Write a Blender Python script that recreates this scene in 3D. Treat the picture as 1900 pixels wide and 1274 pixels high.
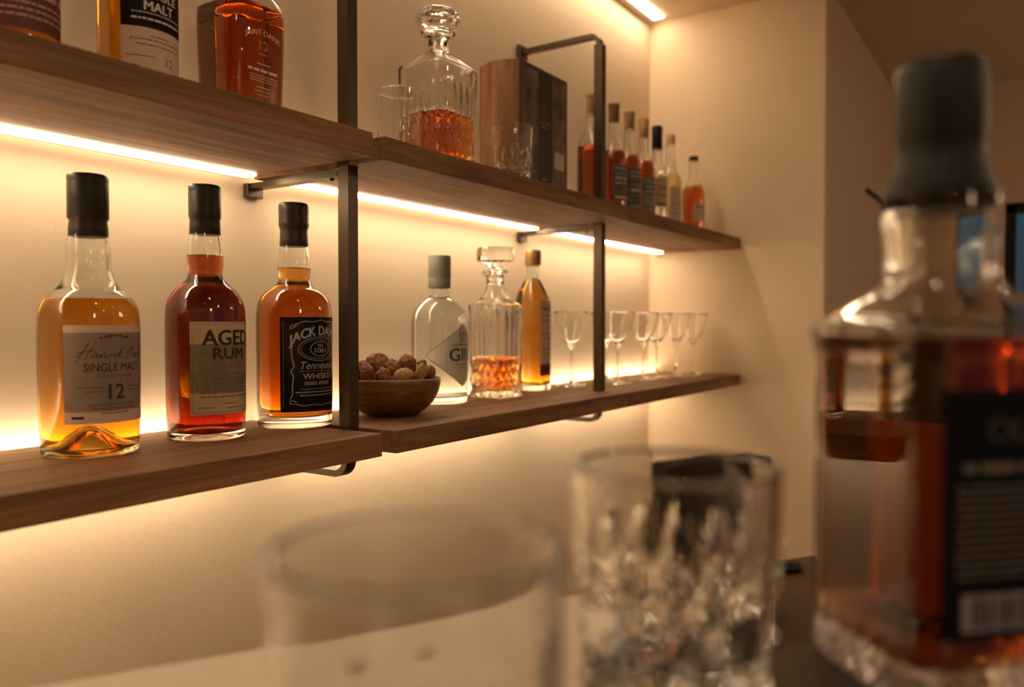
import bpy, bmesh, math, random
from math import sin, cos, pi, radians, sqrt
from mathutils import Vector, Matrix, noise

# ------------------------------------------------------------------ clearing
for o in list(bpy.data.objects):
    bpy.data.objects.remove(o)
SC = bpy.context.scene
COL = SC.collection
EYE = 1.30                       # camera height above the floor
YAW = radians(33.5)              # camera heading, from +x (along the shelves) towards +y (the shelf wall)
CF, CR = (cos(YAW), sin(YAW)), (sin(YAW), -cos(YAW))

# ------------------------------------------------------------------ camera
cam = bpy.data.cameras.new('camera')
cam.sensor_width = 36.0
cam.lens = 36.0 * 1480 / 1900
cam.clip_start = 0.01
cam.dof.use_dof = True
cam.dof.focus_distance = 1.02
cam.dof.aperture_fstop = 3.1
cam.dof.aperture_blades = 0
camo = bpy.data.objects.new('camera', cam)
COL.objects.link(camo)
camo.location = (0, 0, EYE)
pitch = math.atan(35 / 1480)
fwd = Vector((CF[0] * cos(pitch), CF[1] * cos(pitch), -sin(pitch)))
camo.rotation_euler = fwd.to_track_quat('-Z', 'Y').to_euler()
SC.camera = camo

# ------------------------------------------------------------------ world: dusk sky outside the windows
w = bpy.data.worlds.new('dusk')
SC.world = w
w.use_nodes = True
nt = w.node_tree
nt.nodes.clear()
out = nt.nodes.new('ShaderNodeOutputWorld')
bg = nt.nodes.new('ShaderNodeBackground')
tc = nt.nodes.new('ShaderNodeTexCoord')
sep = nt.nodes.new('ShaderNodeSeparateXYZ')
rmp = nt.nodes.new('ShaderNodeValToRGB')
rmp.color_ramp.elements[0].position = 0.0
rmp.color_ramp.elements[0].color = (0.010, 0.030, 0.040, 1)
rmp.color_ramp.elements[1].position = 0.6
rmp.color_ramp.elements[1].color = (0.16, 0.24, 0.55, 1)
e = rmp.color_ramp.elements.new(0.14)
e.color = (0.022, 0.055, 0.075, 1)
nt.links.new(tc.outputs['Generated'], sep.inputs[0])
nt.links.new(sep.outputs['Z'], rmp.inputs[0])
nt.links.new(rmp.outputs[0], bg.inputs['Color'])
bg.inputs['Strength'].default_value = 0.9
nt.links.new(bg.outputs[0], out.inputs[0])

# ------------------------------------------------------------------ light levels, exposure, render quality
LED = (1.0, 0.755, 0.49)          # warm strip light
LED_UNDER = 19.0                 # strips under the shelves
LED_BACK = 20.0                  # strip behind the lower shelf, shining up the wall
LED_CEIL = 18.0
FILL_GLOBE = 14.0  # strength of the two added fill globes
SPOT_W = 140.0                    # recessed ceiling downlights
SC.view_settings.view_transform = 'Standard'
SC.view_settings.look = 'None'
SC.view_settings.exposure = 0.36
SC.view_settings.gamma = 1.0
SC.view_settings.use_curve_mapping = False
cy = SC.cycles
cy.max_bounces = 20
cy.diffuse_bounces = 4
cy.glossy_bounces = 6
cy.transmission_bounces = 18
cy.transparent_max_bounces = 8
cy.volume_bounces = 0
cy.caustics_reflective = False
cy.caustics_refractive = True
cy.blur_glossy = 0.6
cy.sample_clamp_indirect = 8.0
cy.sample_clamp_direct = 0.0
cy.use_denoising = True
try:
    cy.denoiser = 'OPENIMAGEDENOISE'
except Exception:
    pass

# ------------------------------------------------------------------ materials
MATS = {}


def newmat(name):
    m = bpy.data.materials.new(name)
    m.use_nodes = True
    m.node_tree.nodes.clear()
    o = m.node_tree.nodes.new('ShaderNodeOutputMaterial')
    return m, m.node_tree, o


def principled(name, col, rough=0.5, metal=0.0, bump=None, var=None, coat=0.0, spec=None):
    """bump=(scale,strength,distance); var=(scale,amount) mottles the colour."""
    if name in MATS:
        return MATS[name]
    m, t, o = newmat(name)
    p = t.nodes.new('ShaderNodeBsdfPrincipled')
    p.inputs['Base Color'].default_value = (*col, 1)
    p.inputs['Roughness'].default_value = rough
    p.inputs['Metallic'].default_value = metal
    if coat:
        p.inputs['Coat Weight'].default_value = coat
    if spec is not None:
        p.inputs['Specular IOR Level'].default_value = spec
    c = t.nodes.new('ShaderNodeTexCoord')
    if var:
        n = t.nodes.new('ShaderNodeTexNoise')
        n.inputs['Scale'].default_value = var[0]
        n.inputs['Detail'].default_value = 5
        r = t.nodes.new('ShaderNodeValToRGB')
        a = var[1]
        r.color_ramp.elements[0].position = 0.3
        r.color_ramp.elements[1].position = 0.7
        r.color_ramp.elements[0].color = (*[v * (1 - a) for v in col], 1)
        r.color_ramp.elements[1].color = (*[min(1, v * (1 + a)) for v in col], 1)
        t.links.new(c.outputs['Object'], n.inputs['Vector'])
        t.links.new(n.outputs[0], r.inputs[0])
        t.links.new(r.outputs[0], p.inputs['Base Color'])
    if bump:
        n = t.nodes.new('ShaderNodeTexNoise')
        n.inputs['Scale'].default_value = bump[0]
        n.inputs['Detail'].default_value = 6
        b = t.nodes.new('ShaderNodeBump')
        b.inputs['Strength'].default_value = bump[1]
        b.inputs['Distance'].default_value = bump[2]
        t.links.new(c.outputs['Object'], n.inputs['Vector'])
        t.links.new(n.outputs[0], b.inputs['Height'])
        t.links.new(b.outputs[0], p.inputs['Normal'])
    t.links.new(p.outputs[0], o.inputs[0])
    MATS[name] = m
    return m


def wood(name, dark, light, scale=(1.2, 22, 22), rough=0.5, rings=False):
    if name in MATS:
        return MATS[name]
    m, t, o = newmat(name)
    p = t.nodes.new('ShaderNodeBsdfPrincipled')
    p.inputs['Roughness'].default_value = rough
    p.inputs['Specular IOR Level'].default_value = 0.35
    c = t.nodes.new('ShaderNodeTexCoord')
    mp = t.nodes.new('ShaderNodeMapping')
    mp.inputs['Scale'].default_value = scale
    n = t.nodes.new('ShaderNodeTexNoise')
    n.inputs['Scale'].default_value = 2.2
    n.inputs['Detail'].default_value = 8
    n.inputs['Roughness'].default_value = 0.65
    n.inputs['Distortion'].default_value = 0.6
    mp2 = t.nodes.new('ShaderNodeMapping')
    mp2.inputs['Scale'].default_value = [scale[0] * 3, scale[1] * 9, scale[2] * 9]
    n2 = t.nodes.new('ShaderNodeTexNoise')
    n2.inputs['Scale'].default_value = 3.0
    n2.inputs['Detail'].default_value = 4
    mix = t.nodes.new('ShaderNodeMath')
    mix.operation = 'MULTIPLY_ADD'
    mix.inputs[1].default_value = 0.35
    r = t.nodes.new('ShaderNodeValToRGB')
    r.color_ramp.elements[0].position = 0.42
    r.color_ramp.elements[1].position = 0.88
    r.color_ramp.elements[0].color = (*dark, 1)
    r.color_ramp.elements[1].color = (*light, 1)
    L = t.links.new
    L(c.outputs['Object'], mp.inputs[0])
    L(c.outputs['Object'], mp2.inputs[0])
    L(mp.outputs[0], n.inputs['Vector'])
    L(mp2.outputs[0], n2.inputs['Vector'])
    L(n2.outputs[0], mix.inputs[0])
    L(n.outputs[0], mix.inputs[2])
    L(mix.outputs[0], r.inputs[0])
    L(r.outputs[0], p.inputs['Base Color'])
    b = t.nodes.new('ShaderNodeBump')
    b.inputs['Strength'].default_value = 0.25
    b.inputs['Distance'].default_value = 0.001
    L(mix.outputs[0], b.inputs['Height'])
    L(b.outputs[0], p.inputs['Normal'])
    L(p.outputs[0], o.inputs[0])
    MATS[name] = m
    return m


def glass(name, col=(1, 1, 1), ior=1.5, rough=0.0, absorb=None):
    """absorb=(r,g,b) transmittance over 5 cm."""
    if name in MATS:
        return MATS[name]
    m, t, o = newmat(name)
    g = t.nodes.new('ShaderNodeBsdfGlass')
    g.inputs['Color'].default_value = (*col, 1)
    g.inputs['IOR'].default_value = ior
    g.inputs['Roughness'].default_value = rough
    t.links.new(g.outputs[0], o.inputs['Surface'])
    if absorb:
        sig = [-math.log(max(v, 1e-4)) / 0.05 for v in absorb]
        d = max(sig)
        v = t.nodes.new('ShaderNodeVolumeAbsorption')
        v.inputs['Color'].default_value = (*[1 - s / d for s in sig], 1)
        v.inputs['Density'].default_value = d
        t.links.new(v.outputs[0], o.inputs['Volume'])
    MATS[name] = m
    return m


def emit(name, col, strength):
    if name in MATS:
        return MATS[name]
    m, t, o = newmat(name)
    e = t.nodes.new('ShaderNodeEmission')
    e.inputs['Color'].default_value = (*col, 1)
    e.inputs['Strength'].default_value = strength
    t.links.new(e.outputs[0], o.inputs[0])
    MATS[name] = m
    return m


plaster = principled('plaster', (0.80, 0.655, 0.475), 0.9, bump=(150, 0.3, 0.0011), var=(3, 0.03), spec=0.2)
ceil_m = principled('ceiling_paint', (0.72, 0.58, 0.43), 0.9, spec=0.2)
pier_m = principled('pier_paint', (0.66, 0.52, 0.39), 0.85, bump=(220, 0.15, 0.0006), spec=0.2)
floor_m = wood('floor_oak', (0.12, 0.07, 0.04), (0.25, 0.15, 0.09), (2, 10, 10))
shelf_m = wood('walnut_board', (0.055, 0.024, 0.011), (0.38, 0.195, 0.088), rough=.6)
bowl_m = wood('dark_bowl_wood', (0.030, 0.011, 0.005), (0.34, 0.15, 0.06), (7, 7, 60), rough=0.3)
metal_m = principled('bronze_metal', (0.10, 0.075, 0.052), 0.38, 0.85)
black_m = principled('black_plastic', (0.008, 0.007, 0.007), 0.45, spec=.3)
cap_m = principled('matt_black_cap', (0.022, 0.017, 0.012), 0.42, bump=(60, 0.1, 0.001))
cap3_m = principled('brown_black_cap', (0.04, 0.024, 0.012), 0.4, bump=(90, 0.2, 0.001))
stone_m = principled('dark_counter_stone', (0.02, 0.015, 0.011), 0.22, var=(20, 0.3))
ledge_m = principled('beige_ledge', (0.56, 0.47, 0.36), 0.6, bump=(120, 0.1, 0.0006))
alu_m = principled('aluminium', (0.35, 0.30, 0.24), 0.4, 0.8)
clear = glass('clear_glass', (0.985, 0.99, 0.985), 1.5)
crystal = glass('crystal', (0.99, 0.99, 0.985), 1.53)
gin_glass = glass('pale_green_glass', (0.975, 0.985, 0.982), 1.5)
pane_m = glass('window_pane_glass', (0.97, 0.98, 0.98), 1.45)
white_liq = glass('clear_spirit', (0.99, 1, 0.995), 1.36, absorb=(0.99, 0.992, 0.99))
malt = glass('malt_whisky', (1, 1, 1), 1.36, absorb=(0.83, 0.47, 0.05))
rum = glass('dark_rum', (1, 1, 1), 1.36, absorb=(0.31, 0.028, 0.004))
jack = glass('bourbon', (1, 1, 1), 1.36, absorb=(0.74, 0.28, 0.018))
redw = glass('red_whisky', (1, 1, 1), 1.36, absorb=(0.60, 0.17, 0.02))
gold = glass('golden_whisky', (1, 1, 1), 1.36, absorb=(0.86, 0.46, 0.06))
amber = glass('amber_whisky', (1, 1, 1), 1.36, absorb=(0.82, 0.36, 0.06))
row_dark = glass('deep_amber_whisky', (1, 1, 1), 1.36, absorb=(0.42, 0.07, 0.008))
row_red = glass('orange_red_whisky', (1, 1, 1), 1.36, absorb=(0.62, 0.13, 0.01))
pale = glass('pale_spirit', (1, 1, 1), 1.36, absorb=(0.9, 0.75, 0.4))
led_m = emit('led_under', LED, LED_UNDER)
ledu_m = emit('led_back_upper', LED, LED_BACK * 0.55)
ledb_m = emit('led_back', LED, LED_BACK)
ledc_m = emit('led_ceiling', LED, LED_CEIL)
spot_m = emit('downlight_disc', (1.0, 0.72, 0.46), SPOT_W)

paper_cream = principled('cream_paper', (0.68, 0.52, 0.41), 0.7)
paper_aged = principled('aged_paper', (0.56, 0.44, 0.27), 0.75, var=(40, 0.12))
paper_black = principled('black_paper', (0.010, 0.008, 0.007), 0.6, spec=.15)
paper_white = principled('white_paper', (0.72, 0.70, 0.67), 0.7)
paper_grey = principled('grey_green_paper', (0.60, 0.59, 0.50), 0.7)
paper_plum = principled('plum_paper', (0.12, 0.035, 0.03), 0.6)
paper_slate = principled('slate_paper', (0.10, 0.105, 0.085), 0.6, var=(50, 0.4))
ink = principled('dark_ink', (0.03, 0.018, 0.012), 0.6)
ink_soft = principled('soft_brown_ink', (0.22, 0.14, 0.10), 0.7)
ink_white = principled('silver_ink', (0.50, 0.44, 0.38), 0.5)
ink_dim = principled('dim_silver_ink', (0.22, 0.18, 0.15), 0.5)
ink_pink = principled('rose_ink', (0.55, 0.30, 0.24), 0.5)
cork_m = principled('cork_tan', (0.42, 0.25, 0.12), 0.7, var=(60, 0.25))
cork_dark = principled('cork_brown', (0.20, 0.095, 0.045), 0.6, var=(60, 0.2))
goldcap = principled('brass_cap', (0.45, 0.27, 0.13), 0.45, 0.35)
greycap = principled('grey_green_cap', (0.27, 0.27, 0.23), 0.55, var=(30, 0.12))
pinkcap = principled('pinkish_cap', (0.60, 0.38, 0.27), 0.6)


# ------------------------------------------------------------------ object helpers
def link(name, me, mats, parent=None):
    o = bpy.data.objects.new(name, me)
    for m in (mats if isinstance(mats, (list, tuple)) else [mats]):
        me.materials.append(m)
    COL.objects.link(o)
    if parent:
        o.parent = parent
    return o


def tag(o, label, cat, group=None):
    o['label'] = label
    o['category'] = cat
    if group:
        o['group'] = group
    return o


def thing(name, loc, label, cat, group=None, rz=0.0):
    o = bpy.data.objects.new(name, None)
    o.empty_display_size = 0.02
    COL.objects.link(o)
    o.location = loc
    o.rotation_euler = (0, 0, rz)
    return tag(o, label, cat, group)


def struct(o):
    o['kind'] = 'structure'
    return o


def mesh(name, vs, fs, smooth=False, mi=None):
    me = bpy.data.meshes.new(name)
    me.from_pydata(vs, [], fs)
    if smooth:
        me.polygons.foreach_set('use_smooth', [True] * len(me.polygons))
    if mi:
        me.polygons.foreach_set('material_index', mi)
    me.update()
    return me


def fixn(me):
    bm = bmesh.new()
    bm.from_mesh(me)
    bmesh.ops.remove_doubles(bm, verts=bm.verts, dist=1e-7)
    bmesh.ops.recalc_face_normals(bm, faces=bm.faces)
    bm.to_mesh(me)
    bm.free()
    return me


def box_me(x0, x1, y0, y1, z0, z1, bevel=0.0, seg=2):
    bm = bmesh.new()
    bmesh.ops.create_cube(bm, size=1)
    bmesh.ops.scale(bm, vec=(x1 - x0, y1 - y0, z1 - z0), verts=bm.verts)
    bmesh.ops.translate(bm, vec=((x0 + x1) / 2, (y0 + y1) / 2, (z0 + z1) / 2), verts=bm.verts)
    if bevel:
        bmesh.ops.bevel(bm, geom=bm.edges[:], offset=bevel, segments=seg, profile=0.5, affect='EDGES')
    me = bpy.data.meshes.new('box')
    bm.to_mesh(me)
    bm.free()
    return me


def prism_me(poly, z0, z1, bevel=0.0):
    """vertical extrusion of an xy outline"""
    bm = bmesh.new()
    lo = [bm.verts.new((x, y, z0)) for x, y in poly]
    f = bm.faces.new(lo)
    r = bmesh.ops.extrude_face_region(bm, geom=[f])
    up = [v for v in r['geom'] if isinstance(v, bmesh.types.BMVert)]
    bmesh.ops.translate(bm, vec=(0, 0, z1 - z0), verts=up)
    bmesh.ops.recalc_face_normals(bm, faces=bm.faces)
    if bevel:
        bmesh.ops.bevel(bm, geom=bm.edges[:], offset=bevel, segments=2, profile=0.5, affect='EDGES')
    me = bpy.data.meshes.new('prism')
    bm.to_mesh(me)
    bm.free()
    return me


def chaikin(pts, it=2):
    for _ in range(it):
        q = [pts[0]]
        for a, b in zip(pts, pts[1:]):
            q.append(tuple(.75 * u + .25 * v for u, v in zip(a, b)))
            q.append(tuple(.25 * u + .75 * v for u, v in zip(a, b)))
        q.append(pts[-1])
        pts = q
    return pts


def cross(th, n):
    """radius factor of a superellipse with half side 1"""
    if n <= 2.01:
        return 1.0
    return (abs(cos(th)) ** n + abs(sin(th)) ** n) ** (-1.0 / n)


def revolve(prof, seg=64, mod=None, name='revolve'):
    """prof: list of (r, z) or (r, z, n, k); first and last may be on the axis.
    k scales the surface modulation mod(theta, z) -> dr."""
    vs, fs, rings = [], [], []
    for p in prof:
        r, z = p[0], p[1]
        n = p[2] if len(p) > 2 else 2.0
        k = p[3] if len(p) > 3 else 0.0
        if r < 1e-6:
            rings.append([len(vs)])
            vs.append((0, 0, z))
            continue
        ring = []
        for i in range(seg):
            th = 2 * pi * (i + 0.5) / seg
            rr = r * cross(th, n)
            if mod and k:
                rr += k * mod(th, z)
            ring.append(len(vs))
            vs.append((rr * cos(th), rr * sin(th), z))
        rings.append(ring)
    for a, b in zip(rings, rings[1:]):
        if len(a) == 1 and len(b) == 1:
            continue
        for i in range(seg):
            j = (i + 1) % seg
            if len(a) == 1:
                fs.append((a[0], b[j], b[i]))
            elif len(b) == 1:
                fs.append((a[i], a[j], b[0]))
            else:
                fs.append((a[i], a[j], b[j], b[i]))
    me = mesh(name, vs, fs, True)
    return fixn(me)


def interp(tab, z):
    """tab: list of (z, r, n) sorted by z"""
    if z <= tab[0][0]:
        return tab[0][1:]
    for a, b in zip(tab, tab[1:]):
        if z <= b[0]:
            f = 0 if b[0] == a[0] else (z - a[0]) / (b[0] - a[0])
            return tuple(u + (v - u) * f for u, v in zip(a[1:], b[1:]))
    return tab[-1][1:]


def vessel(outline, t=0.0028, tb=0.008, punt=0.0, puntw=0.7, level=None, seg=72, mod=None, modk=0.0, it=2,
           foot=0.004, dz=0.0025):
    """outline: (r, z) or (r, z, n) control points from the foot up to the lip (z rising).
    Returns (glass mesh, liquid mesh or None, outline table)."""
    pts = [(p[0], p[1], p[2] if len(p) > 2 else 2.0) for p in outline]
    sm = chaikin(pts, it)
    tab = []
    zl = -1
    for r, z, n in sm:
        z = max(z, zl + 1e-6)
        tab.append((z, r, n))
        zl = z
    H = tab[-1][0]
    R0 = tab[0][1]
    # dense outer samples
    zs = sorted(set([round(q[0], 6) for q in tab] + [round(i * dz, 6) for i in range(int(H / dz) + 1)]))
    n0 = tab[0][2]

    def dome(f, base):        # punt height at radius fraction f
        return base + (punt * (cos(min(1, f / puntw) * pi) * 0.5 + 0.5) if punt else 0)
    prof = [(0, dome(0, 0.0012), n0, 0)]
    for i in range(1, 13):
        f = i / 13
        prof.append((R0 * 0.97 * f, dome(f, 0.0012 if f < .9 else 0.0), n0, 0))
    for z in zs:
        r, n = interp(tab, z)
        if z < foot:
            q = 1 - z / foot
            r = r - foot * 0.5 * (1 - sqrt(max(0, 1 - q * q)))
        prof.append((r, z, n, modk))
    r, n = interp(tab, H)
    prof.append((r - t * .25, H + t * .25, n, 0))
    prof.append((r - t * .75, H + t * .25, n, 0))
    rc = min(0.012, R0 * 0.4)
    inner = []
    for z in [q for q in zs if q > tb + 0.0004][::-1] + [tb]:
        r, n = interp(tab, z)
        r -= t
        q = z - tb
        if q < rc:
            u = (rc - q) / rc
            r -= rc * (1 - sqrt(max(0, 1 - u * u)))
        inner.append((max(r, .001), z, n, 0))
    Ri = inner[-1][0]
    floor_ = [(Ri * (12 - i) / 12, dome((12 - i) / 12 * Ri / R0, tb), n0, 0) for i in range(1, 12)]
    floor_.append((0, dome(0, tb), n0, 0))
    g = revolve(prof + inner + floor_, seg, mod, 'glass')
    liq = None
    if level:
        e = 0.0004
        lp = [(0, floor_[-1][1] - e, n0)]
        for p in floor_[:-1][::-1]:
            lp.append((p[0], p[1] - e, p[2]))
        lz = [p for p in inner[::-1] if p[1] <= level]
        for p in lz:
            lp.append((p[0] + e, p[1] - (e if p is lz[0] else 0), p[2]))
        r, n = interp(tab, level)
        lp.append((r - t + e, level, n))
        lp.append((r - t - 0.001, level - 0.0006, n))
        lp.append((0, level - 0.0006, n))
        liq = revolve(lp, seg, None, 'liquid')
    return g, liq, tab


def cap_me(pts, seg=48, ribs=0, amp=0.0):
    """solid of revolution from (r,z) points, closed at both ends"""
    prof = [(0, pts[0][1])] + [(p[0], p[1], 2.0, 1.0) for p in pts] + [(0, pts[-1][1])]
    m = (lambda th, z: amp * cos(ribs * th)) if ribs else None
    return revolve(prof, seg, m, 'cap')


# ------------------------------------------------------------------ labels and lettering
def text_geo(body, shear=0.0, bold=0.0, spacing=1.0):
    cu = bpy.data.curves.new('lettering', 'FONT')
    cu.body = body
    cu.size = 1.0
    cu.shear = shear
    cu.offset = bold
    cu.space_character = spacing
    cu.resolution_u = 3
    cu.align_x = 'LEFT'
    ob = bpy.data.objects.new('lettering', cu)
    COL.objects.link(ob)
    dg = bpy.context.evaluated_depsgraph_get()
    me = bpy.data.meshes.new_from_object(ob.evaluated_get(dg))
    vs = [tuple(v.co[:2]) for v in me.vertices]
    fs = [tuple(p.vertices) for p in me.polygons]
    bpy.data.objects.remove(ob)
    bpy.data.curves.remove(cu)
    bpy.data.meshes.remove(me)
    return vs, fs


class Label:
    def __init__(s):
        s.v, s.f, s.m = [], [], []

    def poly(s, pts, mat, lay):
        b = len(s.v)
        s.v += [(x, z, lay) for x, z in pts]
        s.f.append(tuple(range(b, b + len(pts))))
        s.m.append(mat)

    def rect(s, x0, x1, z0, z1, mat, lay=0, step=0.004):
        n = max(1, int(abs(x1 - x0) / step))
        for i in range(n):
            a, b = x0 + (x1 - x0) * i / n, x0 + (x1 - x0) * (i + 1) / n
            s.poly([(a, z0), (b, z0), (b, z1), (a, z1)], mat, lay)

    def text(s, body, cx, cz, wd, ht, mat, lay=1, shear=0.0, bold=0.0, spacing=1.0, arc=0.0):
        vs, fs = text_geo(body, shear, 0.0, spacing)
        x0, x1 = min(v[0] for v in vs), max(v[0] for v in vs)
        y0, y1 = min(v[1] for v in vs), max(v[1] for v in vs)
        b = len(s.v)
        for x, y in vs:
            X = ((x - x0) / (x1 - x0) - .5) * wd
            s.v.append((cx + X, cz + ((y - y0) / (y1 - y0) - .5) * ht - arc * X * X, lay))
        for f in fs:
            s.f.append(tuple(b + i for i in f))
            s.m.append(mat)
        if bold:
            o = bold * ht * 1.3
            for dx, dz in ((o, 0), (-o, 0), (0, o * .6), (0, -o * .6)):
                s.text(body, cx + dx, cz + dz, wd, ht, mat, lay, shear, 0.0, spacing, arc)

    def dashes(s, x0, x1, z, h, mat, rnd, lay=1, arc=0.0, slope=0.0):
        """a line of print too small to read"""
        x = x0
        while x < x1 - h:
            wd = rnd.uniform(1.2, 4.5) * h
            e = min(x + wd, x1)
            m = (x + e) / 2
            zz = z - arc * m * m
            n = max(1, int((e - x) / 0.003))
            for i in range(n):
                a, b = x + (e - x) * i / n, x + (e - x) * (i + 1) / n
                s.poly([(a, zz - h / 2), (b, zz - h / 2), (b, zz + h / 2), (a, zz + h / 2)], mat, lay)
            x = e + h * 0.6

    def stroke(s, pts, wd, mat, lay=1, it=2):
        pts = chaikin(pts, it)
        for a, b in zip(pts, pts[1:]):
            d = Vector((b[0] - a[0], b[1] - a[1]))
            if d.length < 1e-7:
                continue
            n = Vector((-d.y, d.x)).normalized() * wd / 2
            e = d.normalized() * wd * .2
            s.poly([(a[0] - n.x - e.x, a[1] - n.y - e.y), (b[0] - n.x + e.x, b[1] - n.y + e.y),
                    (b[0] + n.x + e.x, b[1] + n.y + e.y), (a[0] + n.x - e.x, a[1] + n.y - e.y)], mat, lay)

    def ring(s, cx, cz, rx, rz, wd, mat, lay=1, seg=32):
        for i in range(seg):
            a, b = 2 * pi * i / seg, 2 * pi * (i + 1) / seg
            s.poly([(cx + rx * cos(a), cz + rz * sin(a)), (cx + rx * cos(b), cz + rz * sin(b)),
                    (cx + (rx - wd) * cos(b), cz + (rz - wd) * sin(b)),
                    (cx + (rx - wd) * cos(a), cz + (rz - wd) * sin(a))], mat, lay)

    def build(s, fn, mats, parent, name='label', lab=None, eps=0.00025):
        """fn(s, z, off) -> xyz ; the paper is a thin film whose layers lie on the surface"""
        vs = [fn(x, z, eps + (0.00022 if lay else 0.0)) for x, z, lay in s.v]
        me = mesh('label', vs, s.f, False, s.m)
        o = link(name, me, mats, parent)
        if lab:
            o['label'] = lab
        return o


def on_round(R, face=-90.0):
    f0 = radians(face)

    def fn(s, z, off):
        a = f0 + s / R
        return ((R + off) * cos(a), (R + off) * sin(a), z)
    return fn


def on_square(R, n, face='-y'):
    def fn(s, z, off):
        d = (max(0.0, R ** n - min(abs(s), R * .98) ** n)) ** (1 / n) + off
        return (s, -d, z) if face == '-y' else (-d, -s, z)
    return fn


def on_table(tab, face=-90.0):
    """label on a round body whose radius follows its outline"""
    f0 = radians(face)

    def fn(s, z, off):
        r = interp(tab, z)[0] + off
        a = f0 + s / tab_mid
        return (r * cos(a), r * sin(a), z)
    tab_mid = interp(tab, 0.08)[0]
    return fn


def parts(root, g, liq, gm, lm, capme=None, capm=None, capname='cap'):
    link('glass_body', g, gm, root)
    if liq:
        link('liquid', liq, lm, root)
    if capme:
        link(capname, capme, capm, root)


# =================================================================== THE ROOM
WALL_Y, END_X, PIER_Y, FAR_X = 0.975, 2.213, 0.475, 3.43
CEIL = EYE + 0.888
ROOM_X0, ROOM_Y0 = -1.9, -2.8


def wall(name, me, mat):
    return struct(link(name, me, mat))


wall('wall_back', box_me(ROOM_X0 - .1, FAR_X + .1, WALL_Y, WALL_Y + 0.1, 0, CEIL), plaster)
wall('wall_end', box_me(END_X, FAR_X, PIER_Y + 0.004, WALL_Y, 0, CEIL), plaster)
wall('wall_side', box_me(END_X + 0.002, FAR_X, PIER_Y, PIER_Y + 0.004, 0, CEIL), pier_m)
wall('wall_left', box_me(ROOM_X0 - .1, ROOM_X0, ROOM_Y0, WALL_Y, 0, CEIL), plaster)
wall('floor', box_me(ROOM_X0 - .1, FAR_X + .1, ROOM_Y0 - .1, WALL_Y + .1, -0.1, 0), floor_m)
wall('ceiling', box_me(ROOM_X0 - .1, FAR_X + .1, ROOM_Y0 - .1, WALL_Y + .1, CEIL, CEIL + 0.1), ceil_m)


def wall_with_hole(name, axis, pos, a0, a1, h0, h1, z0, z1, th, mat):
    """wall spanning a0..a1 with an opening h0..h1 x z0..z1"""
    bm = bmesh.new()
    for (p, q, r, s) in ((a0, h0, 0, CEIL), (h1, a1, 0, CEIL), (h0, h1, 0, z0), (h0, h1, z1, CEIL)):
        if axis == 'x':
            m = box_me(pos, pos + th, p, q, r, s)
        else:
            m = box_me(p, q, pos, pos + th, r, s)
        bm.from_mesh(m)
        bpy.data.meshes.remove(m)
    me = bpy.data.meshes.new(name)
    bm.to_mesh(me)
    bm.free()
    return wall(name, me, mat)


W1 = (-1.3, 0.112, EYE - 0.35, EYE + 0.442)
wall_with_hole('wall_far', 'x', FAR_X, ROOM_Y0, PIER_Y, W1[0], W1[1], W1[2], W1[3], 0.1, pier_m)
W2 = (-0.2, 2.0, 0.9, 1.95)
wall_with_hole('wall_front', 'y', ROOM_Y0 - .1, ROOM_X0, FAR_X, W2[0], W2[1], W2[2], W2[3], 0.1, plaster)


def window(name, axis, pos, h0, h1, z0, z1):
    fr = 0.035
    bm = bmesh.new()
    bars = [(h0, h1, z0, z0 + fr), (h0, h1, z1 - fr, z1), (h0, h0 + fr, z0, z1), (h1 - fr, h1, z0, z1),
            ((h0 + h1) / 2 - .015, (h0 + h1) / 2 + .015, z0, z1)]
    for p, q, r, s in bars:
        m = box_me(pos, pos + .05, p, q, r, s) if axis == 'x' else box_me(p, q, pos, pos + .05, r, s)
        bm.from_mesh(m)
        bpy.data.meshes.remove(m)
    me = bpy.data.meshes.new('window_frame')
    bm.to_mesh(me)
    bm.free()
    f = struct(link(name, me, black_m))
    pm = box_me(pos + .02, pos + .026, h0 + fr, h1 - fr, z0 + fr, z1 - fr) if axis == 'x' else \
        box_me(h0 + fr, h1 - fr, pos + .02, pos + .026, z0 + fr, z1 - fr)
    link('pane', pm, pane_m, f)
    return f


window('window_1', 'x', FAR_X + 0.01, *W1)
window('window_2', 'y', ROOM_Y0 - .08, *W2)
# thin dark shadow rail on the side wall, level with the window head
struct(link('trim_1', box_me(2.78, FAR_X - .002, PIER_Y - 0.012, PIER_Y - 0.0005, EYE + .428, EYE + .436), black_m))

# recessed ceiling downlights in the room
for i, (x, y) in enumerate(((-0.45, -0.50), (0.33, 0.05), (1.5, -0.75), (0.7, -1.4), (-0.9, -1.6))):
    t = thing('ceiling_downlight', (x, y, CEIL), 'round recessed ceiling downlight over the room behind the bar', 'ceiling light',
              'recessed downlights')
    link('ring', revolve([(0.034, 0), (0.045, 0), (0.045, -0.004), (0.034, -0.004), (0.034, 0)], 40), alu_m, t)
    link('lamp_disc', revolve([(0, -0.001), (0.034, -0.001), (0.034, -0.0025), (0, -0.0025)], 40), spot_m, t)

# two unseen hanging globes, added as warm fill for ceiling, walls and label fronts
globe_m = emit('fill_globe_glow', (1.0, 0.70, 0.42), FILL_GLOBE)
for (x, y, lb) in ((2.75, -1.15, 'unseen warm fill globe added near the far window wall'), (-0.4, -1.9, 'unseen warm fill globe added behind the camera')):
    t = thing('fill_globe', (x, y, CEIL), lb, 'fill light')
    link('globe', revolve([(0, -.42)] + [(.10 * sin(pi * i / 16), -.32 - .10 * cos(pi * i / 16)) for i in range(1, 16)] + [(0, -.22)], 32), globe_m, t)
    link('cord', cap_me([(.003, -.222), (.003, -.01)], 12), black_m, t)
    link('ceiling_rose', cap_me([(.04, -.012), (.05, -.0005)], 32), black_m, t)

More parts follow.
